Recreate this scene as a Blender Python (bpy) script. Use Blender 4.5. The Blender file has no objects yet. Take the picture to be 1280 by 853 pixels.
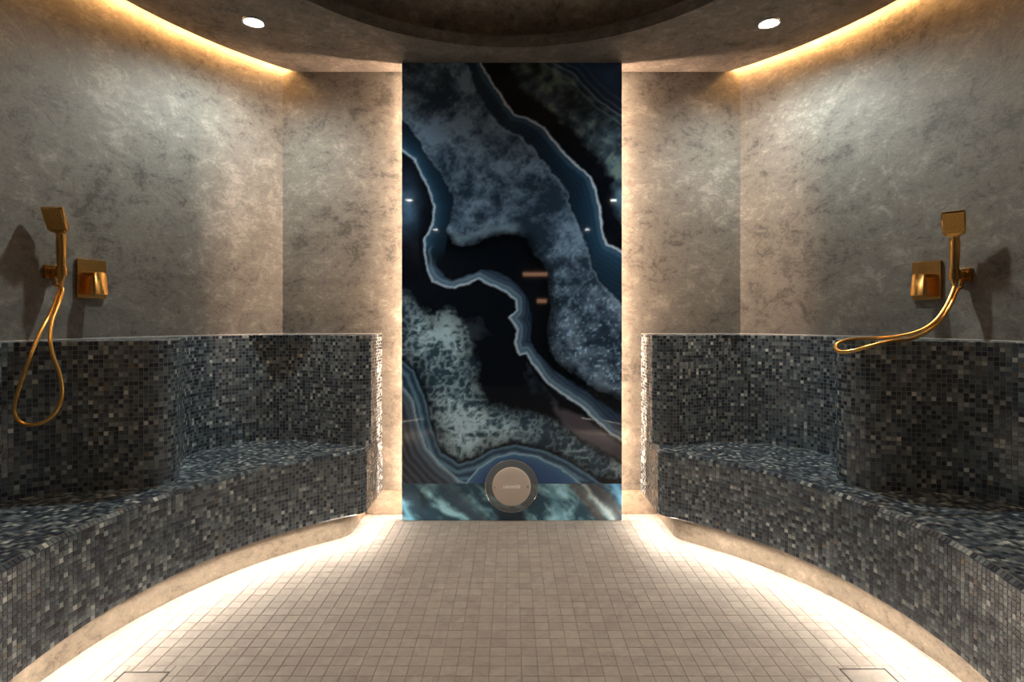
import bpy, bmesh, math, random
import numpy as np
from mathutils import Vector, Matrix, noise as mnoise

random.seed(7)
RNG = np.random.default_rng(11)
PI = math.pi
scene = bpy.context.scene
COL = scene.collection

# ---------------------------------------------------------------- camera
F_PX, EYE = 700.0, 1.08
cd = bpy.data.cameras.new('camera')
cam = bpy.data.objects.new('camera', cd)
COL.objects.link(cam)
cam.location = (0.0, 0.0, EYE)
cam.rotation_euler = (PI / 2, 0, 0)
cd.sensor_width = 36.0
cd.lens = 36.0 * F_PX / 1280.0
cd.shift_x = 0.0005
cd.shift_y = -26.5 / 1280.0
cd.clip_start = 0.02
scene.camera = cam

# ---------------------------------------------------------------- world, exposure
w = bpy.data.worlds.new('world')
scene.world = w
w.use_nodes = True
w.node_tree.nodes['Background'].inputs[0].default_value = (0.5, 0.5, 0.55, 1)
w.node_tree.nodes['Background'].inputs[1].default_value = 0.02
vs = scene.view_settings
vs.view_transform = 'Standard'
vs.look = 'None'
vs.gamma = 1.0
vs.use_curve_mapping = False
vs.exposure = 0.0

# light levels
SPOT_W, SPOT_FRONT_W, SPOT_FAR_W = 70.0, 12.0, 14.0
SPOT_COL = (0.93, 1.0, 0.93)
COVE_STRENGTH, COVE_COL = 170.0, (1.0, 0.49, 0.16)
PANEL_LED, PANEL_COL = 300.0, (1.0, 0.66, 0.44)
BENCH_LED, BENCH_COL = 142.0, (1.0, 0.86, 0.71)

# room sizes
CY, RW, RC = 1.82, 1.825, 1.775       # centre of the round room, wall radius, ceiling edge radius
YB = 3.124                            # back wall
HC = 2.464                            # ceiling
ZU = 2.64                             # roof above the light cove
ZS, ZB, ZL = 0.44, 0.13, 1.0          # seat, underside of bench, ledge


# ---------------------------------------------------------------- helpers
def mat(name):
    m = bpy.data.materials.new(name)
    m.use_nodes = True
    nt = m.node_tree
    nt.nodes.clear()
    out = nt.nodes.new('ShaderNodeOutputMaterial')
    b = nt.nodes.new('ShaderNodeBsdfPrincipled')
    nt.links.new(b.outputs[0], out.inputs[0])
    return m, nt, b


def N(nt, kind, **kw):
    n = nt.nodes.new(kind)
    for k, v in kw.items():
        if k.startswith('i_'):
            key = k[2:].replace('_', ' ')
            n.inputs[key].default_value = v
        else:
            setattr(n, k, v)
    return n


def ramp(nt, stops, interp='LINEAR'):
    r = nt.nodes.new('ShaderNodeValToRGB')
    r.color_ramp.interpolation = interp
    el = r.color_ramp.elements
    while len(el) > 1:
        el.remove(el[-1])
    el[0].position = stops[0][0]
    el[0].color = (*stops[0][1], 1)
    for p, c in stops[1:]:
        e = el.new(p)
        e.color = (*c, 1)
    return r


def mesh_obj(name, verts, faces, m=None, parent=None, smooth=False):
    me = bpy.data.meshes.new(name)
    me.from_pydata([tuple(v) for v in verts], [], faces)
    me.update()
    if m:
        me.materials.append(m)
    if smooth:
        me.polygons.foreach_set('use_smooth', [True] * len(me.polygons))
    o = bpy.data.objects.new(name, me)
    COL.objects.link(o)
    if parent:
        o.parent = parent
    return o


def bm_obj(name, bm, m=None, parent=None, smooth=False):
    bmesh.ops.recalc_face_normals(bm, faces=bm.faces)
    me = bpy.data.meshes.new(name)
    bm.to_mesh(me)
    bm.free()
    if m:
        me.materials.append(m)
    if smooth:
        me.polygons.foreach_set('use_smooth', [True] * len(me.polygons))
        try:
            me.set_sharp_from_angle(angle=math.radians(40))
        except Exception:
            pass
    o = bpy.data.objects.new(name, me)
    COL.objects.link(o)
    if parent:
        o.parent = parent
    return o


def empty(name, loc=(0, 0, 0), rz=0.0):
    o = bpy.data.objects.new(name, None)
    o.empty_display_size = 0.05
    o.location = loc
    o.rotation_euler = (0, 0, rz)
    COL.objects.link(o)
    return o


def tag(o, label=None, cat=None, group=None, kind=None):
    if label:
        o['label'] = label
    if cat:
        o['category'] = cat
    if group:
        o['group'] = group
    if kind:
        o['kind'] = kind
    return o


def box_bm(x0, x1, y0, y1, z0, z1, bevel=0.0, seg=2):
    bm = bmesh.new()
    bmesh.ops.create_cube(bm, size=1.0)
    for v in bm.verts:
        v.co = Vector(((x0 + x1) / 2 + v.co.x * (x1 - x0), (y0 + y1) / 2 + v.co.y * (y1 - y0),
                       (z0 + z1) / 2 + v.co.z * (z1 - z0)))
    if bevel:
        bmesh.ops.bevel(bm, geom=list(bm.edges), offset=bevel, segments=seg, affect='EDGES', profile=0.5)
    return bm


def prism_bm(poly, z0, z1):
    bm = bmesh.new()
    a = [bm.verts.new((p[0], p[1], z0)) for p in poly]
    b = [bm.verts.new((p[0], p[1], z1)) for p in poly]
    bm.faces.new(a)
    bm.faces.new(b)
    n = len(poly)
    for i in range(n):
        j = (i + 1) % n
        bm.faces.new((a[i], a[j], b[j], b[i]))
    bmesh.ops.recalc_face_normals(bm, faces=bm.faces)
    bmesh.ops.triangulate(bm, faces=[f for f in bm.faces if len(f.verts) > 4])
    return bm


def catmull(pts, sub=12):
    out = []
    P = [Vector(p) for p in pts]
    n = len(P)
    for i in range(n - 1):
        p0, p1, p2, p3 = P[max(i - 1, 0)], P[i], P[i + 1], P[min(i + 2, n - 1)]
        for s in range(sub):
            t = s / sub
            out.append(0.5 * ((2 * p1) + (p2 - p0) * t + (2 * p0 - 5 * p1 + 4 * p2 - p3) * t * t +
                              (3 * p1 - p0 - 3 * p2 + p3) * t ** 3))
    out.append(P[-1])
    return out


def resample(pts, step):
    P = [Vector(p) for p in pts]
    L = [0.0]
    for a, b in zip(P, P[1:]):
        L.append(L[-1] + (b - a).length)
    n = max(1, round(L[-1] / step))
    out, k = [], 0
    for i in range(n + 1):
        s = L[-1] * i / n
        while k < len(P) - 2 and L[k + 1] < s:
            k += 1
        d = L[k + 1] - L[k]
        t = 0 if d == 0 else (s - L[k]) / d
        out.append(P[k].lerp(P[k + 1], min(max(t, 0), 1)))
    return out


def tube_bm(path, r, seg=12, bm=None, caps=True):
    bm = bm or bmesh.new()
    P = [Vector(p) for p in path]
    rings = []
    up = Vector((0, 0, 1))
    prev = None
    for i, p in enumerate(P):
        t = (P[min(i + 1, len(P) - 1)] - P[max(i - 1, 0)]).normalized()
        if prev is None:
            a = t.cross(up)
            if a.length < 1e-3:
                a = t.cross(Vector((1, 0, 0)))
            a.normalize()
        else:
            a = (prev - t * prev.dot(t)).normalized()
        prev = a
        b = t.cross(a)
        rr = r[i] if hasattr(r, '__len__') else r
        rings.append([bm.verts.new(p + (a * math.cos(2 * PI * k / seg) + b * math.sin(2 * PI * k / seg)) * rr)
                      for k in range(seg)])
    for q, s in zip(rings, rings[1:]):
        for k in range(seg):
            bm.faces.new((q[k], q[(k + 1) % seg], s[(k + 1) % seg], s[k]))
    if caps:
        bm.faces.new(rings[0][::-1])
        bm.faces.new(rings[-1])
    return bm


def lathe_bm(profile, seg=64, axis='Z', c=(0, 0, 0)):
    """profile: (radius, height) pairs."""
    bm = bmesh.new()
    rings = []
    for r, h in profile:
        if r < 1e-6:
            rings.append([bm.verts.new((0, 0, h))])
        else:
            rings.append([bm.verts.new((r * math.cos(2 * PI * k / seg), r * math.sin(2 * PI * k / seg), h))
                          for k in range(seg)])
    for q, s in zip(rings, rings[1:]):
        for k in range(seg):
            k2 = (k + 1) % seg
            if len(q) == 1 and len(s) == 1:
                continue
            if len(q) == 1:
                bm.faces.new((q[0], s[k2], s[k]))
            elif len(s) == 1:
                bm.faces.new((q[k], q[k2], s[0]))
            else:
                bm.faces.new((q[k], q[k2], s[k2], s[k]))
    if axis == 'Y':       # height runs towards the camera (-Y)
        bmesh.ops.transform(bm, matrix=Matrix.Rotation(PI / 2, 4, 'X'), verts=bm.verts)
    bmesh.ops.translate(bm, vec=c, verts=bm.verts)
    return bm


def at(px, py, d):
    """a point of the place as measured: picture column and row at a depth in metres."""
    return Vector(((px - 640.0) * d / F_PX, d, EYE - (py - 400.0) * d / F_PX))


# ---------------------------------------------------------------- materials
def plaster(name, dark, mid, light, scale=1.0, rough=0.55, bump=0.25, seed=0.0):
    m, nt, b = mat(name)
    L = nt.links.new
    geo = N(nt, 'ShaderNodeTexCoord')
    mp = N(nt, 'ShaderNodeMapping')
    mp.inputs['Location'].default_value = (seed, seed * 1.7, seed * 0.6)
    mp.inputs['Scale'].default_value = (1.0, 1.0, 1.35)
    L(geo.outputs['Object'], mp.inputs[0])
    n1 = N(nt, 'ShaderNodeTexNoise', i_Scale=1.9 * scale, i_Detail=10.0, i_Roughness=0.66, i_Distortion=0.25)
    n2 = N(nt, 'ShaderNodeTexNoise', i_Scale=10.0 * scale, i_Detail=12.0, i_Roughness=0.80, i_Distortion=0.5)
    n3 = N(nt, 'ShaderNodeTexNoise', i_Scale=60.0 * scale, i_Detail=5.0, i_Roughness=0.7, i_Distortion=0.3)
    for n in (n1, n2, n3):
        L(mp.outputs[0], n.inputs['Vector'])
    # patches of fine relief, gathered in clusters
    sh = N(nt, 'ShaderNodeMath', operation='MULTIPLY_ADD')
    L(n1.outputs[0], sh.inputs[0])
    sh.inputs[1].default_value = 0.62
    L(n2.outputs[0], sh.inputs[2])
    mx = N(nt, 'ShaderNodeMath', operation='MULTIPLY_ADD')
    L(n3.outputs[0], mx.inputs[0])
    mx.inputs[1].default_value = 0.34
    L(sh.outputs[0], mx.inputs[2])
    r = ramp(nt, [(0.0, dark), (0.24, dark), (0.46, mid), (0.54, mid), (0.80, light), (1.0, light)])
    mr = N(nt, 'ShaderNodeMapRange')
    mr.inputs['From Min'].default_value = 0.66
    mr.inputs['From Max'].default_value = 1.30
    L(mx.outputs[0], mr.inputs[0])
    L(mr.outputs[0], r.inputs[0])
    L(r.outputs[0], b.inputs['Base Color'])
    rr = N(nt, 'ShaderNodeMapRange')
    rr.inputs['To Min'].default_value = rough - 0.12
    rr.inputs['To Max'].default_value = rough + 0.18
    L(n2.outputs[0], rr.inputs[0])
    L(rr.outputs[0], b.inputs['Roughness'])
    bp = N(nt, 'ShaderNodeBump', i_Strength=bump, i_Distance=0.01)
    L(mx.outputs[0], bp.inputs['Height'])
    L(bp.outputs[0], b.inputs['Normal'])
    b.inputs['Specular IOR Level'].default_value = 0.35
    return m


M_WALL = plaster('wall_plaster', (0.054, 0.052, 0.048), (0.128, 0.122, 0.111), (0.236, 0.225, 0.206))
M_CEIL = plaster('ceiling_plaster', (0.07, 0.064, 0.058), (0.18, 0.163, 0.148), (0.34, 0.31, 0.28), scale=1.4, seed=3.1)
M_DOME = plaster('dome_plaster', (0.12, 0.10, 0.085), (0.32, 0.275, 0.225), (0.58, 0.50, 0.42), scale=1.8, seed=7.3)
M_PLINTH = plaster('plinth_plaster', (0.10, 0.078, 0.056), (0.20, 0.162, 0.124), (0.30, 0.25, 0.195), scale=2.2, bump=0.15, seed=5.0)

# mosaic: colour comes from a per-tile attribute
m, nt, b = mat('mosaic_glass')
at_ = N(nt, 'ShaderNodeAttribute', attribute_name='tile_col')
nz = N(nt, 'ShaderNodeTexNoise', i_Scale=260.0, i_Detail=2.0)
tc = N(nt, 'ShaderNodeTexCoord')
nt.links.new(tc.outputs['Object'], nz.inputs['Vector'])
mr = N(nt, 'ShaderNodeMapRange')
mr.inputs['To Min'].default_value = 0.7
mr.inputs['To Max'].default_value = 1.3
nt.links.new(nz.outputs[0], mr.inputs[0])
vm = N(nt, 'ShaderNodeVectorMath', operation='SCALE')
nt.links.new(at_.outputs['Color'], vm.inputs[0])
nt.links.new(mr.outputs[0], vm.inputs['Scale'])
nt.links.new(vm.outputs[0], b.inputs['Base Color'])
b.inputs['Roughness'].default_value = 0.22
b.inputs['Specular IOR Level'].default_value = 0.55
M_MOS = m

m, nt, b = mat('mosaic_grout')
nz = N(nt, 'ShaderNodeTexNoise', i_Scale=40.0, i_Detail=4.0)
r = ramp(nt, [(0.3, (0.20, 0.21, 0.205)), (0.7, (0.29, 0.30, 0.29))])
nt.links.new(nz.outputs[0], r.inputs[0])
nt.links.new(r.outputs[0], b.inputs['Base Color'])
b.inputs['Roughness'].default_value = 0.85
M_GROUT = m

# floor tile: shade per 5 cm cell, from the place itself
TX0, TY0, TP = -0.019, 1.6966, 0.05
m, nt, b = mat('floor_stone')
L = nt.links.new
geo = N(nt, 'ShaderNodeNewGeometry')
sub = N(nt, 'ShaderNodeVectorMath', operation='SUBTRACT')
sub.inputs[1].default_value = (TX0, TY0, 0)
L(geo.outputs['Position'], sub.inputs[0])
sc_ = N(nt, 'ShaderNodeVectorMath', operation='SCALE')
sc_.inputs['Scale'].default_value = 1 / TP
L(sub.outputs[0], sc_.inputs[0])
fl = N(nt, 'ShaderNodeVectorMath', operation='FLOOR')
L(sc_.outputs[0], fl.inputs[0])
ml = N(nt, 'ShaderNodeVectorMath', operation='MULTIPLY')
ml.inputs[1].default_value = (1, 1, 0)
L(fl.outputs[0], ml.inputs[0])
wn = N(nt, 'ShaderNodeTexWhiteNoise')
L(ml.outputs[0], wn.inputs['Vector'])
n1 = N(nt, 'ShaderNodeTexNoise', i_Scale=22.0, i_Detail=9.0, i_Roughness=0.7, i_Distortion=1.2)
L(geo.outputs['Position'], n1.inputs['Vector'])
n2 = N(nt, 'ShaderNodeTexNoise', i_Scale=3.0, i_Detail=4.0)
L(geo.outputs['Position'], n2.inputs['Vector'])
a1 = N(nt, 'ShaderNodeMath', operation='MULTIPLY_ADD')
L(wn.outputs['Value'], a1.inputs[0]); a1.inputs[1].default_value = 0.26
L(n1.outputs[0], a1.inputs[2])
a2 = N(nt, 'ShaderNodeMath', operation='MULTIPLY_ADD')
L(n2.outputs[0], a2.inputs[0]); a2.inputs[1].default_value = 0.4
L(a1.outputs[0], a2.inputs[2])
r = ramp(nt, [(0.40, (0.23, 0.205, 0.19)), (0.9, (0.37, 0.338, 0.308)), (1.0, (0.46, 0.42, 0.39))])
mr = N(nt, 'ShaderNodeMapRange')
mr.inputs['From Max'].default_value = 1.25
L(a2.outputs[0], mr.inputs[0])
L(mr.outputs[0], r.inputs[0])
L(r.outputs[0], b.inputs['Base Color'])
bp = N(nt, 'ShaderNodeBump', i_Strength=0.35, i_Distance=0.004)
L(n1.outputs[0], bp.inputs['Height'])
L(bp.outputs[0], b.inputs['Normal'])
b.inputs['Roughness'].default_value = 0.6
b.inputs['Specular IOR Level'].default_value = 0.3
M_FLOOR = m

m, nt, b = mat('floor_grout')
nz = N(nt, 'ShaderNodeTexNoise', i_Scale=30.0, i_Detail=3.0)
r = ramp(nt, [(0.3, (0.22, 0.18, 0.15)), (0.7, (0.31, 0.26, 0.215))])
nt.links.new(nz.outputs[0], r.inputs[0])
nt.links.new(r.outputs[0], b.inputs['Base Color'])
b.inputs['Roughness'].default_value = 0.9
M_FGROUT = m


def simple(name, col, rough=0.5, metal=0.0, nscale=30.0, var=0.12, **kw):
    m, nt, b = mat(name)
    nz = N(nt, 'ShaderNodeTexNoise', i_Scale=nscale, i_Detail=4.0)
    tcn = N(nt, 'ShaderNodeTexCoord')
    nt.links.new(tcn.outputs['Object'], nz.inputs['Vector'])
    r = ramp(nt, [(0.3, tuple(c * (1 - var) for c in col)), (0.7, tuple(min(1, c * (1 + var)) for c in col))])
    nt.links.new(nz.outputs[0], r.inputs[0])
    nt.links.new(r.outputs[0], b.inputs['Base Color'])
    b.inputs['Roughness'].default_value = rough
    b.inputs['Metallic'].default_value = metal
    for k, v in kw.items():
        b.inputs[k.replace('_', ' ')].default_value = v
    return m


M_GOLD = simple('brushed_gold', (0.74, 0.42, 0.13), 0.2, 1.0, 80, 0.1)
M_GOLDD = simple('gold_spray_face', (0.62, 0.37, 0.12), 0.38, 1.0, 200, 0.15)
M_HOSE = simple('gold_hose', (0.78, 0.46, 0.14), 0.3, 1.0, 90, 0.1)
M_NOZ = simple('dark_nozzle', (0.06, 0.035, 0.015), 0.5)
M_BLACK = simple('dark_metal', (0.02, 0.018, 0.016), 0.45)
M_STEEL = simple('satin_steel', (0.56, 0.50, 0.45), 0.42, 0.0, 12, 0.04)
M_CHROME = simple('chrome_trim', (0.75, 0.75, 0.75), 0.2, 1.0)
M_MARK = simple('pale_lettering', (0.95, 0.93, 0.88), 0.5)
M_FRAME = simple('backing_frame', (0.3, 0.3, 0.3), 0.6)
M_SEAL = simple('pale_sealant', (0.45, 0.44, 0.42), 0.5)
M_HALL = simple('hall_plaster', (0.07, 0.065, 0.06), 0.7)

m, nt, b = mat('clear_glass')
b.inputs['Base Color'].default_value = (0.75, 0.80, 0.80, 1)
b.inputs['Specular IOR Level'].default_value = 0.5
nz = N(nt, 'ShaderNodeTexNoise', i_Scale=25.0, i_Detail=3.0)
mr = N(nt, 'ShaderNodeMapRange')
mr.inputs['To Min'].default_value = 0.03
mr.inputs['To Max'].default_value = 0.12
nt.links.new(nz.outputs[0], mr.inputs[0])
nt.links.new(mr.outputs[0], b.inputs['Roughness'])
tr = N(nt, 'ShaderNodeBsdfTransparent')
tr.inputs[0].default_value = (0.93, 0.96, 0.96, 1)
fr_n = N(nt, 'ShaderNodeFresnel', i_IOR=1.5)
ad = N(nt, 'ShaderNodeMath', operation='ADD')
nt.links.new(fr_n.outputs[0], ad.inputs[0])
ad.inputs[1].default_value = 0.12
mxs = N(nt, 'ShaderNodeMixShader')
nt.links.new(ad.outputs[0], mxs.inputs[0])
nt.links.new(tr.outputs[0], mxs.inputs[1])
nt.links.new(b.outputs[0], mxs.inputs[2])
outn = [n_ for n_ in nt.nodes if n_.type == 'OUTPUT_MATERIAL'][0]
nt.links.new(mxs.outputs[0], outn.inputs[0])
M_GLASS = m


def emitter(name, col, strength):
    m = bpy.data.materials.new(name)
    m.use_nodes = True
    nt = m.node_tree
    nt.nodes.clear()
    out = nt.nodes.new('ShaderNodeOutputMaterial')
    e = nt.nodes.new('ShaderNodeEmission')
    e.inputs[0].default_value = (*col, 1)
    e.inputs[1].default_value = strength
    nt.links.new(e.outputs[0], out.inputs[0])
    return m


M_COVE = emitter('amber_led', COVE_COL, COVE_STRENGTH)
M_PLED = emitter('warm_led', PANEL_COL, PANEL_LED)
M_BLED = emitter('soft_white_led', BENCH_COL, BENCH_LED)
M_LAMP = emitter('lamp_face', (0.95, 1.0, 0.97), 60.0)
M_HALLED = emitter('hall_led', (1.0, 0.50, 0.30), 5.0)

# ---------------------------------------------------------------- walls
def arc(r, a0, a1, n, cy=CY):
    return [(r * math.cos(math.radians(a0 + (a1 - a0) * i / n)), cy + r * math.sin(math.radians(a0 + (a1 - a0) * i / n)))
            for i in range(n + 1)]


A_CORNER = math.degrees(math.asin((YB - CY) / RW))          # angle of the corner with the back wall
A_DOOR = math.degrees(math.acos(1.12 / RW))                  # door jamb, below the x axis


def wall_ring(name, side):
    a0, a1 = A_CORNER, -A_DOOR
    inner, outer = arc(RW, a0, a1, 72), arc(RW + 0.12, a0, a1, 72)
    if side < 0:
        inner = [(-x, y) for x, y in inner]
        outer = [(-x, y) for x, y in outer]
    bm = prism_bm(inner + outer[::-1], 0.0, ZU)
    o = bm_obj(name, bm, M_WALL, smooth=True)
    tag(o, kind='structure')
    return o


wall_ring('wall_left', -1)
wall_ring('wall_right', 1)
xc = math.sqrt(RW ** 2 - (YB - CY) ** 2)
o = bm_obj('wall_back', box_bm(-xc, xc, YB, YB + 0.12, 0, ZU), M_WALL)
tag(o, kind='structure')

# skirting along the foot of the back wall, rounded at its top edge
prof = [(YB, 0.0), (YB - 0.016, 0.0), (YB - 0.016, ZB - 0.006), (YB - 0.010, ZB), (YB, ZB)]
bm = bmesh.new()
ra = [bm.verts.new((-0.80, y, z)) for y, z in prof]
rb = [bm.verts.new((0.80, y, z)) for y, z in prof]
bm.faces.new(ra); bm.faces.new(rb[::-1])
for i in range(5):
    bm.faces.new((ra[i], ra[(i + 1) % 5], rb[(i + 1) % 5], rb[i]))
tag(bm_obj('baseboard_back', bm, M_PLINTH), kind='structure')

# ---------------------------------------------------------------- ceiling
HOLE_Y, HOLE_R = 1.703, 1.14


def clip_back(pts):
    return [(x, min(y, YB)) for x, y in pts]


bm = bmesh.new()
n = 192
ceil_root = None
def ring_pts(r, cy, z):
    return [bm.verts.new((r * math.cos(2 * PI * k / n), min(cy + r * math.sin(2 * PI * k / n), YB), z)) for k in range(n)]
zt = HC + 0.06
A, B = ring_pts(RC, CY, HC), ring_pts(RC, CY, zt)
C_, D_ = ring_pts(HOLE_R, HOLE_Y, HC), ring_pts(HOLE_R, HOLE_Y, zt)
for k in range(n):
    j = (k + 1) % n
    bm.faces.new((A[k], A[j], C_[j], C_[k]))
    bm.faces.new((B[j], B[k], D_[k], D_[j]))
    bm.faces.new((A[j], A[k], B[k], B[j]))
    bm.faces.new((C_[k], C_[j], D_[j], D_[k]))
ceiling = bm_obj('ceiling', bm, M_CEIL)
tag(ceiling, kind='structure')
# shallow dome over the round opening
prof = [(1.25, zt), (1.25, 2.60)]
for i in range(1, 25):
    t = i / 24
    prof.append((1.25 * math.cos(t * PI / 2), 2.60 + 0.32 * math.sin(t * PI / 2)))
prof[-1] = (0.0, 2.92)
dome = bm_obj('dome', lathe_bm(prof, 128, c=(0, HOLE_Y, 0)), M_DOME, ceiling, smooth=True)
# roof of the light cove: a ring between the dome and the outer wall
bm = bmesh.new()
A, C_ = ring_pts(RW + 0.11, CY, ZU), ring_pts(1.25, HOLE_Y, ZU)
for k in range(n):
    j = (k + 1) % n
    bm.faces.new((A[k], A[j], C_[j], C_[k]))
bm_obj('cove_roof', bm, M_CEIL, ceiling)

# amber strips along the ceiling edge, facing the wall
for side, lab in ((-1, 'amber glowing light strip in the ceiling gap over the wall with the hanging hose loop'),
                  (1, 'amber glowing light strip in the ceiling gap over the wall whose hose lies on the ledge')):
    pts = arc(RC + 0.021, math.degrees(math.asin((YB - CY - 0.01) / (RC + 0.004))), -38, 90)
    back = arc(RC + 0.016, math.degrees(math.asin((YB - CY - 0.01) / (RC + 0.004))), -38, 90)
    vs_, fs = [], []
    for i, (p, q) in enumerate(zip(pts, back)):
        vs_ += [(side * p[0], p[1], HC + 0.013), (side * p[0], p[1], HC + 0.024),
                (side * q[0], q[1], HC + 0.024), (side * q[0], q[1], HC + 0.013)]
    for i in range(len(pts) - 1):
        a, c = 4 * i, 4 * i + 4
        for k in range(4):
            k2 = (k + 1) % 4
            fs.append((a + k, a + k2, c + k2, c + k))
    o = mesh_obj('cove_light_strip', vs_, fs, M_COVE)
    tag(o, lab, 'light strip', 'amber strips around the ceiling edge')

# ---------------------------------------------------------------- floor
floor = bm_obj('floor', box_bm(-2.0, 2.0, -3.3, YB + 0.1, -0.08, -0.0022), M_FGROUT)
tag(floor, kind='structure')
DRAINS = [(-1.188, -1.046, 1.576, 1.718), (1.014, 1.156, 1.592, 1.734)]


def tile_shape(x0, x1, y0, y1, jit=True, rnd=random):
    g = 0.00045
    x0 += g; x1 -= g; y0 += g; y1 -= g
    if jit:
        x0 += rnd.uniform(-.0001, .0005); x1 -= rnd.uniform(-.0001, .0005)
        y0 += rnd.uniform(0, .0002); y1 -= rnd.uniform(0, .0002)
    tz = [rnd.uniform(-0.0005, 0.0004) for _ in range(4)]
    e = 0.0008
    base = [(x0, y0, -0.003), (x1, y0, -0.003), (x1, y1, -0.003), (x0, y1, -0.003)]
    mid = [(x0, y0, tz[0] - .0009), (x1, y0, tz[1] - .0009), (x1, y1, tz[2] - .0009), (x0, y1, tz[3] - .0009)]
    top = [(x0 + e, y0 + e, tz[0]), (x1 - e, y0 + e, tz[1]), (x1 - e, y1 - e, tz[2]), (x0 + e, y1 - e, tz[3])]
    f = [(8, 9, 10, 11)]
    for k in range(4):
        k2 = (k + 1) % 4
        f.append((k, k2, 4 + k2, 4 + k))
        f.append((4 + k, 4 + k2, 8 + k2, 8 + k))
    return base + mid + top, f


def hits_drain(x0, x1, y0, y1):
    for d in DRAINS:
        if x1 > d[0] + 1e-4 and x0 < d[1] - 1e-4 and y1 > d[2] + 1e-4 and y0 < d[3] - 1e-4:
            return d
    return None


cells = []
for i in range(-28, 29):
    for j in range(-32, 29):
        x0, y0 = TX0 + i * TP, TY0 + j * TP
        cx, cy_ = x0 + TP / 2, y0 + TP / 2
        if y0 > YB - 0.02:
            continue
        if math.hypot(cx, cy_ - 1.66) > 1.47 and not (abs(cx) < 0.82 and cy_ > 1.6) and not (abs(cx) < 1.0 and cy_ < 0.9):
            continue
        y1 = min(y0 + TP, YB - 0.017)
        cells.append((x0, x0 + TP, y0, y1))
# the 300 that show largest: nearest rows inside the frame, clear of benches and drains
cand = []
for c in cells:
    cx, cyy = (c[0] + c[1]) / 2, (c[2] + c[3]) / 2
    yy = 400 + F_PX * EYE / c[2]
    if yy > 856 or hits_drain(*c) or math.hypot(cx, cyy - 1.66) > 1.27:
        continue
    cand.append((cyy, abs(cx), c))
cand.sort()
own = set(c for _, _, c in cand[:300])
variants = []
for k in range(12):
    v, f = tile_shape(-TP / 2, TP / 2, -TP / 2, TP / 2)
    me = bpy.data.meshes.new('tile')
    me.from_pydata(v, [], f)
    me.materials.append(M_FLOOR)
    variants.append(me)
SV, SF = [], []


def emit(x0, x1, y0, y1):
    if x1 - x0 < 0.003 or y1 - y0 < 0.003:
        return
    v, f = tile_shape(x0, x1, y0, y1)
    b0 = len(SV)
    SV.extend(v)
    SF.extend([tuple(q + b0 for q in t) for t in f])


for c in cells:
    if c in own:
        o = bpy.data.objects.new('tile', random.choice(variants))
        COL.objects.link(o)
        o.location = ((c[0] + c[1]) / 2, (c[2] + c[3]) / 2, 0)
        o.rotation_euler = (0, 0, random.choice((0, PI)))
        o.parent = floor
        continue
    d = hits_drain(*c)
    if not d:
        emit(*c)
    else:
        x0, x1, y0, y1 = c
        emit(x0, min(x1, d[0]), y0, y1)
        emit(max(x0, d[1]), x1, y0, y1)
        xa, xb = max(x0, d[0]), min(x1, d[1])
        emit(xa, xb, y0, min(y1, d[2]))
        emit(xa, xb, max(y0, d[3]), y1)
o = mesh_obj('small_tiles', SV, SF, M_FLOOR, floor)
tag(o, kind='stuff')

for d, lab in zip(DRAINS, ('square floor drain with thin dark frame before the bench with the hanging hose loop',
                           'square floor drain with thin dark frame before the bench with the ledge-draped hose')):
    cx, cyy = (d[0] + d[1]) / 2, (d[2] + d[3]) / 2
    t = empty('floor_drain', (cx, cyy, 0))
    tag(t, lab, 'drain', 'square floor drains')
    h = (d[1] - d[0]) / 2
    bm = bmesh.new()
    for (a0, a1, b0, b1) in ((-h, h, -h, -h + .003), (-h, h, h - .003, h), (-h, -h + .003, -h + .003, h - .003),
                             (h - .003, h, -h + .003, h - .003)):
        bb = box_bm(a0, a1, b0, b1, -0.002, 0.0004)
        me = bpy.data.meshes.new('tmp'); bb.to_mesh(me); bb.free(); bm.from_mesh(me); bpy.data.meshes.remove(me)
    bm_obj('frame', bm, M_BLACK, t)
    bm_obj('cover', box_bm(-h + .0048, h - .0048, -h + .0048, h - .0048, -0.002, -0.0002, 0.0006, 1), M_FLOOR, t)

# ---------------------------------------------------------------- benches
PAL = [((0.018, 0.024, 0.036), 23), ((0.035, 0.047, 0.063), 24), ((0.060, 0.078, 0.095), 23), ((0.095, 0.118, 0.132), 15),
       ((0.14, 0.165, 0.177), 9), ((0.21, 0.235, 0.243), 4), ((0.33, 0.35, 0.35), 1.5), ((0.11, 0.095, 0.08), 0.8)]
PW = np.array([p[1] for p in PAL], float); PW /= PW.sum()
PC = np.array([p[0] for p in PAL]) * 1.65


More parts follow.
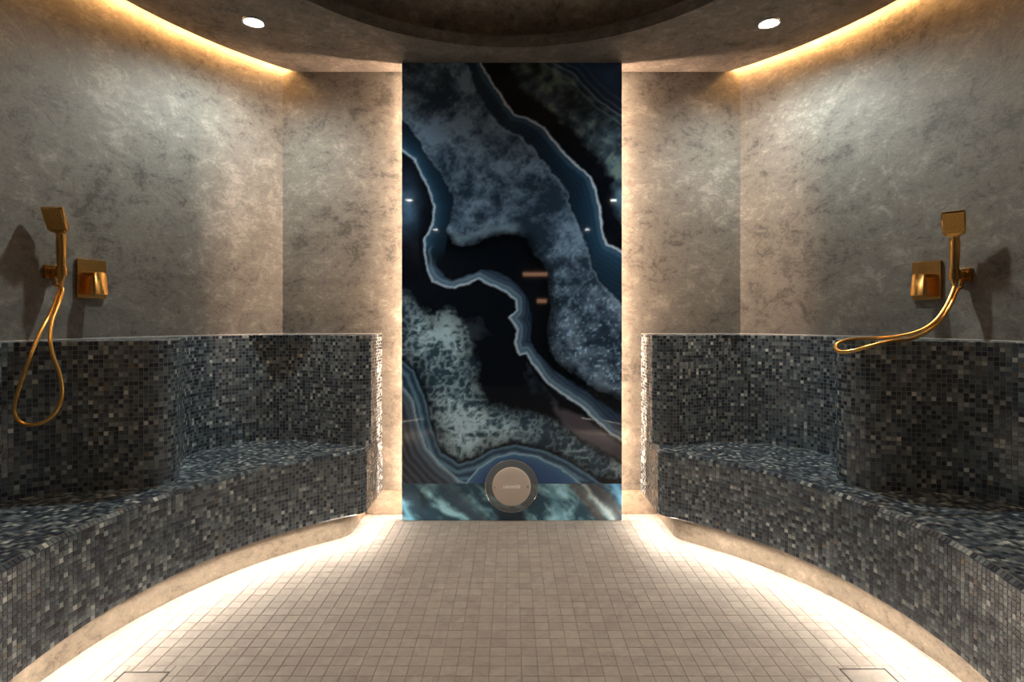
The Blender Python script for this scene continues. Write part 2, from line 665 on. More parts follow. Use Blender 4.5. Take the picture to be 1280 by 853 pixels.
class Tiles:
    def __init__(s):
        s.v, s.f, s.c = [], [], []

    def add(s, c, u, v, n, wu, wv, t=0.0013, tilt=0.013):
        """one glass tile: centre c on the grout, unit axes u, v, outward n"""
        a, b2 = random.gauss(0, tilt), random.gauss(0, tilt)
        hu, hv = wu / 2, wv / 2
        b0 = len(s.v)
        for su, sv in ((-1, -1), (1, -1), (1, 1), (-1, 1)):
            s.v.append(c + u * (su * hu) + v * (sv * hv) - n * 0.0004)
        for su, sv in ((-1, -1), (1, -1), (1, 1), (-1, 1)):
            s.v.append(c + u * (su * hu * .93) + v * (sv * hv * .93) + n * (t + a * su * hu + b2 * sv * hv))
        s.f.append((b0 + 4, b0 + 5, b0 + 6, b0 + 7))
        for k in range(4):
            k2 = (k + 1) % 4
            s.f.append((b0 + k, b0 + k2, b0 + 4 + k2, b0 + 4 + k))
        col = PC[RNG.choice(len(PC), p=PW)] * RNG.uniform(0.8, 1.25)
        s.c.extend([(*col, 1.0)] * 8)

    def build(s, name, parent, label=None):
        o = mesh_obj(name, s.v, s.f, M_MOS, parent)
        ca = o.data.color_attributes.new('tile_col', 'FLOAT_COLOR', 'POINT')
        ca.data.foreach_set('color', np.array(s.c, dtype=np.float32).ravel())
        tag(o, kind='stuff')
        return o


PITCH, GAP = 0.0167, 0.0016


def face_tiles(T, curve, z0, z1, flip):
    P = resample(curve, PITCH)
    rows = max(1, round((z1 - z0) / PITCH))
    ph = (z1 - z0) / rows
    up = Vector((0, 0, 1))
    for a, b2 in zip(P, P[1:]):
        a, b2 = Vector((a[0], a[1], 0)), Vector((b2[0], b2[1], 0))
        u = (b2 - a).normalized()
        n_ = up.cross(u) * flip
        c = (a + b2) / 2
        wu = (b2 - a).length - GAP
        uu, vv = (u, up) if u.cross(up).dot(n_) > 0 else (-u, up)
        for r_ in range(rows):
            T.add(c + up * (z0 + (r_ + .5) * ph), uu, vv, n_, wu, ph - GAP)


def build_bench(side, fc, fr, pr, back_pts, label, group):
    """side -1 left, +1 right; all plan curves are given for the left (x<0) and mirrored"""
    root = empty('mosaic_bench', (side * 1.3, 1.66, 0))
    tag(root, label, 'bench', group)
    sh = Matrix.Translation((-side * 1.3, -1.66, 0))
    def child(o):
        o.data.transform(sh)
        return o
    XE = 0.72                                  # end face of the bench
    # front edge curve: from the back wall along the end face, round the corner, along the arc
    y_c = fc + math.sqrt(fr ** 2 - (XE + 0.05) ** 2)
    front = [(XE, YB - 0.003)]
    front += [(XE, YB - 0.003 - (YB - 0.003 - (y_c + 0.07)) * t / 6) for t in range(1, 7)]
    # fillet
    p0, p1, p2 = Vector((XE, y_c + 0.07)), Vector((XE + 0.002, y_c + 0.012)), Vector((XE + 0.06, fc + math.sqrt(fr ** 2 - (XE + 0.06) ** 2)))
    for t in range(1, 9):
        s_ = t / 8
        front.append(tuple(p0 * (1 - s_) ** 2 + p1 * 2 * s_ * (1 - s_) + p2 * s_ ** 2))
    a0 = math.degrees(math.asin((p2.y - fc) / fr))
    a1 = -math.degrees(math.asin((fc - 0.60) / fr))
    front += arc(fr, a0, a1, 80, fc)[1:]
    endx = front[-1][0]
    xw = math.sqrt((RW - .003) ** 2 - (0.60 - CY) ** 2)
    # outer line: along back wall, corner, wall circle
    aw1 = math.degrees(math.asin((0.60 - CY) / (RW - .003)))
    xcw = math.sqrt((RW - .003) ** 2 - (YB - .003 - CY) ** 2)
    awc = math.degrees(math.asin((YB - .003 - CY) / (RW - .003)))
    outer = arc(RW - .003, awc, aw1, 70)
    M = lambda pts: [(side * x, y) for x, y in pts]
    body = front + outer[::-1]
    nf0 = normals_out(front)
    deep = [(x + nx * .005, y + ny * .005) for (x, y), (nx, ny) in zip(front, nf0)]
    seat = child(bm_obj('seat', prism_bm(M(body), ZB + 0.016, ZS - 0.0145), M_GROUT, root))
    child(bm_obj('lip', prism_bm(M(front + deep[::-1]), ZB, ZB + 0.016), M_GROUT, root))
    inset = [(x + 0.014 * dx, y + 0.014 * dy) for (x, y), (dx, dy) in zip(front, normals_out(front))]
    child(bm_obj('seat_top', prism_bm(M(inset + outer[::-1]), ZS - 0.0145, ZS), M_GROUT, root))
    # backrest
    bk = [(XE + 0.004, YB - 0.003)] + [(XE + 0.004, YB - .003 - (YB - .003 - 2.93) * t / 4) for t in range(1, 5)]
    cr = [tuple(p) for p in catmull([Vector((x, y)) for x, y in [(XE + 0.004, 2.93)] + back_pts], 10)]
    bk += cr[1:]
    bkpoly = bk + [p for p in outer[::-1] if True]
    child(bm_obj('backrest', prism_bm(M(bkpoly), ZS, ZL), M_GROUT, root))
    jn = [(x, y) for x, y in outer]
    ji = [(x * (1 - .006 / RW) - (.0 if y < YB - .01 else .006), y - .004 * (y > YB - .3)) for x, y in jn]
    jn = [(XE + .004, YB - .003)] + jn
    ji = [(XE + .004, YB - .008)] + ji
    child(bm_obj('sealant', prism_bm(M(jn + ji[::-1]), ZL + .0005, ZL + .005), M_SEAL, root))
    # plinth set back under the seat
    yc2 = fc + math.sqrt(pr ** 2 - (XE + 0.09) ** 2)
    pl = [(XE + 0.09, YB - 0.016)] + [(XE + .09, YB - .016 - (YB - .016 - yc2 - .05) * t / 3) for t in (1, 2, 3)]
    q0, q1, q2 = Vector((XE + .09, yc2 + .05)), Vector((XE + .094, yc2 + .0)), Vector((XE + .15, fc + math.sqrt(pr ** 2 - (XE + .15) ** 2)))
    for t in range(1, 7):
        s_ = t / 6
        pl.append(tuple(q0 * (1 - s_) ** 2 + q1 * 2 * s_ * (1 - s_) + q2 * s_ ** 2))
    b0 = math.degrees(math.asin((q2.y - fc) / pr))
    b1 = -math.degrees(math.asin((fc - 0.62) / pr))
    pl += arc(pr, b0, b1, 70, fc)[1:]
    nrm = normals_out(pl)
    bm = bmesh.new()
    prof = [(0.0, 0.0), (0.0, 0.012), (0.004, 0.03), (0.006, ZB + .0155)]     # foot swells slightly
    rings = []
    for off, z in prof:
        rings.append([bm.verts.new((side * (x + nx * off), y + ny * off, z)) for (x, y), (nx, ny) in zip(pl, nrm)])
    for qa, qb in zip(rings, rings[1:]):
        for k in range(len(pl) - 1):
            bm.faces.new((qa[k], qa[k + 1], qb[k + 1], qb[k]))
    # close towards the wall
    ow = [(x * .995, y) for x, y in outer]
    for z, ring in ((0.0, rings[0]), (ZB + .0155, rings[-1])):
        vv = [bm.verts.new((side * x, y, z)) for x, y in ow[::-1]]
        fcs = bm.faces.new(ring + vv)
        bmesh.ops.triangulate(bm, faces=[fcs])
    child(bm_obj('plinth', bm, M_PLINTH, root, smooth=True))
    # light strip under the overhang
    n_f = normals_out(front)
    lo, fo = [], []
    sel = [(p, q) for p, q in zip(front, n_f)][1:]
    for (x, y), (nx, ny) in sel:
        for off in (0.0155, 0.0260):
            for z in (ZB - 0.0028, ZB + 0.001):
                lo.append((side * (x + nx * off), y + ny * off, z))
    for i in range(len(sel) - 1):
        a, c = 4 * i, 4 * i + 4
        for k, k2 in ((0, 1), (1, 3), (3, 2), (2, 0)):
            fo.append((a + k, a + k2, c + k2, c + k))
    o = child(mesh_obj('light_strip', lo, fo, M_BLED, root))
    o['label'] = 'glowing strip under the seat overhang'
    # added unseen fin, only there to keep the strip's light off the plinth
    lo, fo = [], []
    for (x, y), (nx, ny) in sel:
        for off in (0.0265, 0.0280):
            for z in (ZB - 0.010, ZB + 0.0155):
                lo.append((side * (x + nx * off), y + ny * off, z))
    for i in range(len(sel) - 1):
        a, c = 4 * i, 4 * i + 4
        for k, k2 in ((0, 1), (1, 3), (3, 2), (2, 0)):
            fo.append((a + k, a + k2, c + k2, c + k))
    child(mesh_obj('added_light_shield', lo, fo, M_FRAME, root))
    # mosaic tiles
    V2 = lambda pts: [Vector((side * x, y)) for x, y in pts]
    T = Tiles()
    face_tiles(T, V2(front), ZB, ZS - 0.0135, -side)
    # bullnose row leaning at the edge
    fi = V2(front)
    P = resample(fi, PITCH)
    up = Vector((0, 0, 1))
    for a, b2 in zip(P, P[1:]):
        a3, b3 = Vector((a[0], a[1], 0)), Vector((b2[0], b2[1], 0))
        u = (b3 - a3).normalized()
        n_ = up.cross(u) * -side
        nn = (n_ + up).normalized()
        c = (a3 + b3) / 2 - n_ * 0.0062 + up * (ZS - 0.0068)
        vv = nn.cross(u)
        if u.cross(vv).dot(nn) < 0:
            u = -u
        T.add(c, u, vv, nn, (b3 - a3).length - GAP, PITCH * 1.06 - GAP)
    child(T.build('front_mosaic', root))
    T = Tiles()
    face_tiles(T, V2(bk), ZS + 0.001, ZL, -side)
    # ledge: rings that follow the wall
    ang = np.array([math.atan2(y - CY, x) for x, y in bk[1:]])
    rad = np.array([math.hypot(x, y - CY) for x, y in bk[1:]])
    order = np.argsort(ang)
    ang, rad = ang[order], rad[order]
    rho = lambda a: float(np.interp(a, ang, rad))
    r_ = RW - 0.012
    while r_ > 1.2:
        nst = int((math.radians(66) - math.radians(aw1)) * r_ / PITCH)
        for k in range(nst):
            a = math.radians(aw1) + (k + .5) * PITCH / r_
            x, y = r_ * math.cos(a), CY + r_ * math.sin(a)
            if y > YB - 0.010 or x < XE + 0.012:
                continue
            if r_ < rho(a) + 0.009 and not (y > 2.93):
                continue
            u = Vector((side * -math.sin(a), math.cos(a), 0))
            v = Vector((side * math.cos(a), math.sin(a), 0))
            if u.cross(v).z < 0:
                u = -u
            T.add(Vector((side * x, y, ZL)), u, v, up, PITCH - GAP, PITCH - GAP, tilt=0.01)
        r_ -= PITCH
    child(T.build('backrest_mosaic', root))
    # seat: rings that follow the front edge
    T = Tiles()
    r_ = fr + 0.014 + PITCH / 2
    while r_ < 2.05:
        nst = int(math.radians(150) * r_ / PITCH)
        for k in range(nst):
            a = math.radians(80) - (k + .5) * PITCH / r_
            x, y = r_ * math.cos(a), fc + r_ * math.sin(a)
            if y < 0.61 or y > YB - .01 or x < XE + 0.022:
                continue
            aa = math.atan2(y - CY, x)
            if math.hypot(x, y - CY) > min(rho(aa) - 0.004, RW - .012) or (x < 0.80 and y > 2.90):
                continue
            u = Vector((side * -math.sin(a), math.cos(a), 0))
            v = Vector((side * math.cos(a), math.sin(a), 0))
            if u.cross(v).z < 0:
                u = -u
            T.add(Vector((side * x, y, ZS)), u, v, up, PITCH - GAP, PITCH - GAP, tilt=0.012)
        r_ += PITCH
    child(T.build('seat_mosaic', root))
    return root


def normals_out(pts):
    """unit normals of a left-to-right plan curve pointing away from the room middle"""
    out = []
    n_ = len(pts)
    for i in range(n_):
        a, b2 = pts[max(i - 1, 0)], pts[min(i + 1, n_ - 1)]
        tx, ty = b2[0] - a[0], b2[1] - a[1]
        l_ = math.hypot(tx, ty) or 1
        nx, ny = -ty / l_, tx / l_
        out.append((nx, ny))
    return out


BACK_L = [(0.735, 2.892), (0.765, 2.866), (0.803, 2.854), (0.857, 2.860), (0.91, 2.881), (1.012, 2.928), (1.14, 2.973), (1.259, 2.983),
          (1.356, 2.945), (1.444, 2.861), (1.501, 2.765), (1.518, 2.667), (1.50, 2.56), (1.448, 2.448), (1.385, 2.34),
          (1.347, 2.255), (1.338, 2.195), (1.36, 2.15), (1.41, 2.128), (1.523, 2.103), (1.655, 2.066), (1.745, 2.009),
          (1.792, 1.93), (1.80, 1.75), (1.775, 1.55), (1.70, 1.36), (1.56, 1.24), (1.40, 1.18), (1.345, 1.10), (1.36, 1.0),
          (1.38, 0.88), (1.33, 0.74), (1.26, 0.60)]
BACK_R = [(0.735, 2.892), (0.765, 2.860), (0.803, 2.845), (0.857, 2.846), (0.955, 2.881), (1.046, 2.925), (1.162, 2.945), (1.251, 2.919),
          (1.377, 2.846), (1.46, 2.755), (1.512, 2.64), (1.505, 2.55), (1.44, 2.43), (1.355, 2.33), (1.316, 2.263), (1.305, 2.21),
          (1.318, 2.16), (1.365, 2.112), (1.472, 2.080), (1.598, 2.058), (1.685, 2.01), (1.757, 1.911), (1.785, 1.78),
          (1.775, 1.60), (1.72, 1.40), (1.58, 1.26), (1.42, 1.19), (1.345, 1.10), (1.36, 1.0), (1.38, 0.88), (1.33, 0.74), (1.26, 0.60)]
build_bench(-1, 1.64, 1.33, 1.405, BACK_L,
            'curved mosaic bench with wavy backrest, its ledge crossed by a hanging gold hose loop',
            'curved mosaic benches')
build_bench(1, 1.68, 1.27, 1.345, BACK_R,
            'curved mosaic bench with wavy backrest and a gold hose resting on its ledge',
            'curved mosaic benches')

# ---------------------------------------------------------------- stone panel
def s2l(c):
    c = np.asarray(c, float) / 255.0
    return np.where(c <= 0.04045, c / 12.92, ((c + 0.055) / 1.055) ** 2.4)


class VNoise:
    def __init__(s, seed):
        s.g = np.random.default_rng(seed).random((256, 256))

    def at(s, x, y):
        xi, yi = np.floor(x).astype(int), np.floor(y).astype(int)
        fx, fy = x - xi, y - yi
        fx, fy = fx * fx * (3 - 2 * fx), fy * fy * (3 - 2 * fy)
        g = s.g
        a, b_ = g[yi % 256, xi % 256], g[yi % 256, (xi + 1) % 256]
        c, d = g[(yi + 1) % 256, xi % 256], g[(yi + 1) % 256, (xi + 1) % 256]
        return (a * (1 - fx) + b_ * fx) * (1 - fy) + (c * (1 - fx) + d * fx) * fy

    def fbm(s, x, y, o=5):
        t, amp, tot = 0, 1.0, 0
        for k in range(o):
            t = t + amp * s.at(x * 2 ** k + 17.3 * k, y * 2 ** k + 5.1 * k)
            tot += amp
            amp *= 0.55
        return t / tot


def line_dist(X, Y, pts):
    d = np.full(X.shape, 1e9)
    for (x0, y0), (x1, y1) in zip(pts, pts[1:]):
        dx, dy = x1 - x0, y1 - y0
        t = np.clip(((X - x0) * dx + (Y - y0) * dy) / (dx * dx + dy * dy + 1e-9), 0, 1)
        d = np.minimum(d, np.hypot(X - x0 - t * dx, Y - y0 - t * dy))
    return d


def inside(X, Y, poly):
    c = np.zeros(X.shape, bool)
    n_ = len(poly)
    for i in range(n_):
        x0, y0 = poly[i]
        x1, y1 = poly[(i + 1) % n_]
        if y0 == y1:
            continue
        k = ((y0 > Y) != (y1 > Y)) & (X < (x1 - x0) * (Y - y0) / (y1 - y0) + x0)
        c ^= k
    return c


def sdf(X, Y, poly):
    """positive inside"""
    d = line_dist(X, Y, poly + [poly[0]])
    return np.where(inside(X, Y, poly), d, -d)


def smooth(v, a, b_):
    t = np.clip((v - a) / (b_ - a), 0, 1)
    return t * t * (3 - 2 * t)


VA = [(601, 70), (602, 80), (607.5, 90), (615.5, 104), (629.5, 123.6), (643.4, 143.5), (659.4, 147.5), (679.3, 159.4), (695.2, 179.4), (709.2, 195.3),
      (727, 211), (739, 221), (745, 239), (751, 259), (753, 287), (759, 305), (773, 311), (786, 322)]
BB = [(584, 70), (586, 80), (595.6, 107.6), (611.5, 135.5), (629.5, 157.4), (651.4, 167.4), (671.3, 187.3), (691, 211), (711, 239), (719, 271),
      (735, 303), (743, 335), (753, 350.5), (767, 369), (786, 388)]
CC = [(632, 70), (636, 90), (651, 116), (687, 143), (712, 165), (722, 178), (745, 200), (762, 225), (767, 250), (771, 279), (786, 298)]
DD = [(682, 70), (694, 80), (719, 92), (731, 108), (751, 127.5), (786, 151)]
GG = [(497, 146), (503, 151), (520, 171), (536, 199), (556, 227), (567, 250), (566, 262), (560, 279), (559, 295)]
II = [(559, 295), (566, 306), (580, 308), (599.6, 303), (615.5, 296), (639.4, 293), (659.4, 299), (667.3, 319), (681, 335), (685, 354.6),
      (688, 391.5), (683, 428), (693, 449), (718, 469.5), (742.6, 486), (786, 507)]
EE = [(497, 184), (503, 187), (518, 199), (526, 215), (536, 235), (544, 259), (542, 279), (532, 299), (532, 318), (534, 332), (541.5, 350.5), (555, 357),
      (568, 359.5), (586.7, 353.6), (599, 348.5), (615.4, 356.7), (634, 365), (646, 375), (646, 387.4), (638, 398), (648, 412), (644, 428.5), (650, 443),
      (658.5, 441), (668.7, 457), (685, 477.7), (701.5, 492), (726, 506.4), (742.6, 523), (763, 541), (786, 556)]
HH = [(545, 300), (546, 330), (556, 346), (568, 350), (587, 344), (603, 337), (628, 341), (648, 357), (660.5, 373), (665, 391.5), (663, 424), (673, 441), (693, 463),
      (726, 484), (751, 503), (786, 525)]
JJ = [(497, 350), (502.6, 354.6), (517, 371), (541.5, 392), (562, 383), (578.5, 391.5), (590.8, 420), (599, 453), (601, 482), (613, 502), (644, 508),
      (677, 516), (710, 535), (735, 552), (786, 584), (786, 607), (742.6, 594), (710, 574), (677, 560), (644, 553.6), (615, 559.7), (590.8, 574),
      (574, 578), (554, 564), (541.5, 535), (537, 506), (529, 486), (521, 461), (504.6, 449), (497, 445)]
LL = [(497, 476), (502.6, 482), (517, 502), (523, 531), (533, 560), (550, 580), (574, 601), (582.6, 605), (599, 586), (619.5, 573), (644, 567), (673, 572),
      (701.5, 586), (728, 606)]


def agate(X, Y):
    n1, n2, n3, n4 = VNoise(1), VNoise(2), VNoise(3), VNoise(4)
    wx = (n1.fbm(X / 9, Y / 9, 4) - .5) * 7
    wy = (n2.fbm(X / 9, Y / 9, 4) - .5) * 7
    Xw, Yw = X + wx, Y + wy
    f1 = n3.fbm(X / 42, Y / 42, 6)
    f2 = n4.fbm(X / 11 + 3 * f1, Y / 11, 5)
    f3 = n1.fbm(X / 3.2, Y / 3.2, 4)
    cell = np.abs(n2.fbm(X / 8 + 2 * f1, Y / 8, 4) - .5) * 2
    C = np.zeros(X.shape + (3,))
    C[:] = (6, 9, 14)

    def put(mask, col):
        nonlocal C
        col = np.asarray(col, float)
        C = C * (1 - mask[..., None]) + col * mask[..., None]

    def field(a, b_, t):
        t = np.clip(t, 0, 1)[..., None]
        return np.asarray(a, float) * (1 - t) + np.asarray(b_, float) * t
    big = 3000.0
    # grey-blue field between the left and the right veins
    grey = GG + II[1:] + BB[::-1]
    grey = [(497, 60)] + GG + II[1:] + [(800, 500), (800, 395)] + BB[::-1]
    s = sdf(Xw, Yw, grey)
    t = 2.2 * (f1 - .5) + 1.5 * (f2 - .5) + .8 * (f3 - .5) + .42
    gcol = field((26, 37, 48), (84, 101, 117), t)
    speck = smooth(f3, .63, .74) * smooth(Y, 250, 480)
    gcol = gcol + speck[..., None] * np.array((40, 48, 52))
    put(smooth(s, -1.5, 2.5), gcol)
    # dark rim and a pale hairline along that field
    dB = line_dist(Xw, Yw, BB)
    dI = line_dist(Xw, Yw, II)
    dG = line_dist(Xw, Yw, GG)
    C *= (1 - .55 * np.exp(-(dI / 9) ** 2))[..., None]
    put(.5 * np.exp(-((dB - 3) / 1.3) ** 2) * (X > 620), (95, 112, 125))
    lip = np.exp(-((dI - 9) / 6) ** 2) * (s > 0) * smooth(X, 555, 568) * smooth(665 - X, 0, 25) * smooth(Y, 262, 285) * smooth(318 - Y, 0, 8) * (.4 + f2)
    put(.55 * lip, (100, 118, 128))
    # navy band between BB and the pale vein VA
    band = [(584, 60)] + BB + [(800, 420), (800, 330)] + VA[::-1]
    sb = sdf(Xw, Yw, band)
    dA = line_dist(X + wx * .55, Y + wy * .55, VA)
    bc = field((9, 16, 25), (26, 50, 68), np.exp(-dA / 16) * .9 + .35 * smooth(Y, 180, 330))
    bc = bc + (np.sin(dA * 1.1) * 2.2)[..., None]
    put(smooth(sb, -1, 1.5), bc)
    # black band beyond VA, then mottled stone up to DD
    rb = VA + [(800, 60), (601, 60)]
    sr = sdf(X + wx * .55, Y + wy * .55, rb)
    put(smooth(sr, -.5, .8), (4, 6, 10))
    cc = CC + [(800, 298), (800, 60)]
    sc2 = sdf(Xw + wx, Yw + wy, cc)
    mott = field((14, 20, 24), (66, 80, 88), 1.7 * (f2 - .5) + 1.3 * (f1 - .45) + .30 + .25 * smooth(X, 700, 770))
    olive = smooth(f2, .5, .7)[..., None] * np.array((8, 8, -4))
    put(smooth(sc2, -2, 12), mott + olive)
    dd = DD + [(800, 60)]
    sd = sdf(X + wx * .5, Y + wy * .5, dd)
    dD = line_dist(X + wx * .5, Y + wy * .5, DD)
    put(smooth(sd, -8, 4), field((16, 26, 40), (34, 56, 88), sd / 40))
    for off, a_ in ((0, .75), (7, .4), (-8, .45), (16, .25)):
        put(a_ * np.exp(-(((np.where(sd > 0, dD, -dD)) - off) / 1.1) ** 2), (92, 108, 124))
    # right edge beyond the vein low down
    put(np.exp(-((X - 776) / 9) ** 2 - ((Y - 250) / 14) ** 2) * .8, (60, 85, 105))
    # left band between GG and EE
    lb = [(497, 146)] + GG + [(559, 312), (548, 330), (520, 362)] + [(532, 318)] + EE[:8][::-1]
    dE = line_dist(X + wx * .6, Y + wy * .6, EE)
    sl = sdf(X + wx * .6, Y + wy * .6, lb)
    put(smooth(sl, -1, 1.5) * smooth(315 - Y, -20, 14), field((8, 15, 24), (34, 62, 80), np.exp(-dE / 14)))
    # left of EE: black with a blue blotch
    bl = np.exp(-((X - 508) / 17) ** 2 - ((Y - 258) / 34) ** 2)
    le = [(497, 184)] + EE[1:11] + [(497, 352)]
    sle = sdf(X + wx * .6, Y + wy * .6, le)
    put(smooth(sle, -.5, 1.0), field((5, 7, 12), (48, 68, 86), bl * (.5 + f2)))
    # blue-grey band on the upper/right side of EE in the middle and lower right
    fb = EE[8:] + [(800, 560), (800, 530)] + HH[::-1]
    sf = sdf(X + wx * .6, Y + wy * .6, fb)
    put(smooth(sf, -1.5, 1.5) * smooth(Y, 318, 338), field((18, 28, 42), (76, 98, 114), np.exp(-dE / 8) + .25 * (f1 - .4) + .1 * np.sin(dE * 1.3)))
    # lower right beyond the band: navy lens between HH and II
    ln = np.exp(-line_dist(X, Y, [(700, 452), (740, 482), (790, 506)]) / 9)
    put(.0 * ln, (20, 30, 45))
    # below EE: black with soft clouds, then foam
    foam = JJ
    sJ = sdf(Xw + wx * 1.2, Yw + wy * 1.2, foam)
    cl = smooth(f1, .46, .62) * (sJ < 0) * inside(X, Y, [(560, 400), (600, 395), (640, 420), (670, 470), (700, 505), (640, 512), (598, 480)])
    put(.75 * cl, (36, 43, 50))
    # brownish reflection painted into the stone, right of the foam, below the vein
    brown_refl = [(690, 505), (730, 522), (765, 548), (800, 566), (800, 590), (740, 556), (705, 535)]
    put(.8 * smooth(sdf(Xw, Yw, brown_refl), -4, 4), (62, 58, 64))
    fcol = field((34, 50, 60), (126, 146, 152), .88 - 2.0 * cell + 2.0 * (f1 - .45) + .5 * (f3 - .5))
    fcol = fcol * (.62 + .38 * smooth(sJ, 0, 26))[..., None]
    put(smooth(sJ, -3, 6), fcol)
    # rings in the lower left and under the hump
    ring = [(490, 445), (504, 451), (519, 463), (528, 488), (535, 506), (540, 536), (552, 566), (574, 580), (591, 576), (615, 562), (644, 556), (677, 562),
            (710, 576), (742, 596), (760, 610), (490, 610)]
    sR = sdf(Xw * .5 + X * .5, Yw * .5 + Y * .5, ring)
    dL = line_dist(X + wx * .35, Y + wy * .35, LL)
    under = inside(X, Y, LL[6:] + [(728, 620), (583, 620)])
    left = inside(X, Y, LL[:7] + [(582, 620), (490, 620)])
    k = field((24, 36, 48), (66, 92, 108), .5 + .42 * np.sin(sR * .62 + 2 * f1) + .3 * (f2 - .5))
    k = np.where(under[..., None], field((30, 48, 78), (50, 78, 100), np.exp(-dL / 9)), k)
    k = np.where(left[..., None], field((24, 27, 34), (78, 92, 102), np.exp(-dL / 7) + .16 + .16 * np.sin(dL * .75 + 2 * f1)), k)
    put(smooth(sR, -1, 2), k)
    put(.75 * np.exp(-(dL / 1.0) ** 2), (118, 138, 148))
    # pale veins
    wA = 1.7 + .9 * f2
    put(.95 * np.exp(-(dA / (.75 * wA)) ** 2), (150, 158, 166))
    put(.35 * np.exp(-((dA - 5) / 1.4) ** 2) * (sb > 0), (70, 90, 104))
    put(.9 * np.exp(-(dE / (1.1 + .7 * f2)) ** 2), (146, 158, 166))
    put(.4 * np.exp(-((dE - 6) / 2) ** 2) * (sf > 0), (104, 124, 136))
    # bottom strip, a different cut of the same stone
    q = (X - 503) * .62 - (Y - 605) * 1.0 + (f1 - .5) * 40
    al, ac = X * .75 + Y * .66, X * .66 - Y * .75
    st = n3.fbm(ac / 9 + 2 * f1, al / 46, 6)
    low = field((26, 46, 56), (112, 146, 152), .42 + 2.6 * (st - .5) + 1.3 * (f2 - .5))
    low = low * .85 * (.70 + .3 * smooth(np.abs(X - 530), 0, 10))[..., None]
    for (x0, y0, x1, y1, wd, cc_, a_) in ((503, 612, 545, 655, 6, (26, 42, 52), .8), (556, 605, 605, 655, 9, (34, 44, 50), .85),
                                         (503, 628, 520, 655, 5, (96, 150, 165), .6), (718, 605, 756, 655, 6, (52, 46, 42), .85),
                                         (730, 605, 771, 655, 3, (150, 146, 138), .7), (742, 605, 785, 655, 7, (46, 42, 42), .85),
                                         (764, 600, 785, 628, 7, (92, 150, 190), .9), (690, 612, 706, 655, 5, (60, 90, 104), .5)):
        dd_ = line_dist(X + wx, Y + wy, [(x0, y0), (x1, y1)])
        m_ = a_ * np.exp(-(dd_ / wd) ** 2)
        low = low * (1 - m_[..., None]) + np.array(cc_) * m_[..., None]
    dk = np.exp(-(np.maximum(np.abs(X - 640) - 12, 0) / 7) ** 2) * smooth(Y, 630, 642)
    low = low * (1 - dk[..., None]) + np.array((16, 26, 32)) * dk[..., None]
    lowm = (Y > 605).astype(float)
    C = C * (1 - lowm[..., None]) + low * lowm[..., None]
    return np.clip(C, 0, 255)


panel = empty('stone_panel', (0.002, 3.02, 0))
tag(panel, 'tall glossy blue and black agate slab between the two benches, lit from behind its edges', 'wall panel')
PX0, PX1, PY = -0.589, 0.593, 3.01


def slab(name, z0, z1, row0, row1, gain):
    nx, nz_ = 190, max(8, int((z1 - z0) / (PX1 - PX0) * 190))
    xs = np.linspace(PX0, PX1, nx + 1)
    zs = np.linspace(z0, z1, nz_ + 1)
    Xg, Zg = np.meshgrid(xs, zs)
    U = 503 + (Xg - PX0) / (PX1 - PX0) * 275.0
    V = row1 + (Zg - z0) / (z1 - z0) * (row0 - row1)
    colr = s2l(agate(U, V)) * gain * np.array((0.90, 1.0, 1.13))
    v = [(x - 0.002, PY - 3.02, z) for x, z in zip(Xg.ravel(), Zg.ravel())]
    f = []
    W_ = nx + 1
    for j in range(nz_):
        b0 = j * W_
        f.extend([(b0 + i, b0 + i + 1, b0 + W_ + i + 1, b0 + W_ + i) for i in range(nx)])
    nf = len(v)
    for x, y, z in ((PX0, PY, z0), (PX1, PY, z0), (PX1, PY, z1), (PX0, PY, z1), (PX0, PY + .02, z0), (PX1, PY + .02, z0), (PX1, PY + .02, z1), (PX0, PY + .02, z1)):
        v.append((x - 0.002, y - 3.02, z))
    f += [(nf + 5, nf + 4, nf + 7, nf + 6), (nf, nf + 3, nf + 7, nf + 4), (nf + 1, nf + 5, nf + 6, nf + 2), (nf + 3, nf + 2, nf + 6, nf + 7),
          (nf, nf + 4, nf + 5, nf + 1)]
    o = mesh_obj(name, v, f, M_AGATE, panel)
    ca = o.data.color_attributes.new('stone', 'FLOAT_COLOR', 'POINT')
    arr = np.ones((len(v), 4), np.float32)
    arr[:nf, :3] = colr.reshape(-1, 3)
    arr[nf:, :3] = (0.25, 0.30, 0.29)
    ca.data.foreach_set('color', arr.ravel())
    return o


m, nt, b = mat('polished_agate')
a_ = N(nt, 'ShaderNodeAttribute', attribute_name='stone')
nz = N(nt, 'ShaderNodeTexNoise', i_Scale=180.0, i_Detail=4.0, i_Roughness=0.7)
tc = N(nt, 'ShaderNodeTexCoord')
nt.links.new(tc.outputs['Object'], nz.inputs['Vector'])
mr = N(nt, 'ShaderNodeMapRange')
mr.inputs['To Min'].default_value = 0.72
mr.inputs['To Max'].default_value = 1.28
nt.links.new(nz.outputs[0], mr.inputs[0])
vm = N(nt, 'ShaderNodeVectorMath', operation='SCALE')
nt.links.new(a_.outputs['Color'], vm.inputs[0])
nt.links.new(mr.outputs[0], vm.inputs['Scale'])
nt.links.new(vm.outputs[0], b.inputs['Base Color'])
b.inputs['Roughness'].default_value = 0.035
b.inputs['Specular IOR Level'].default_value = 0.5
M_AGATE = m

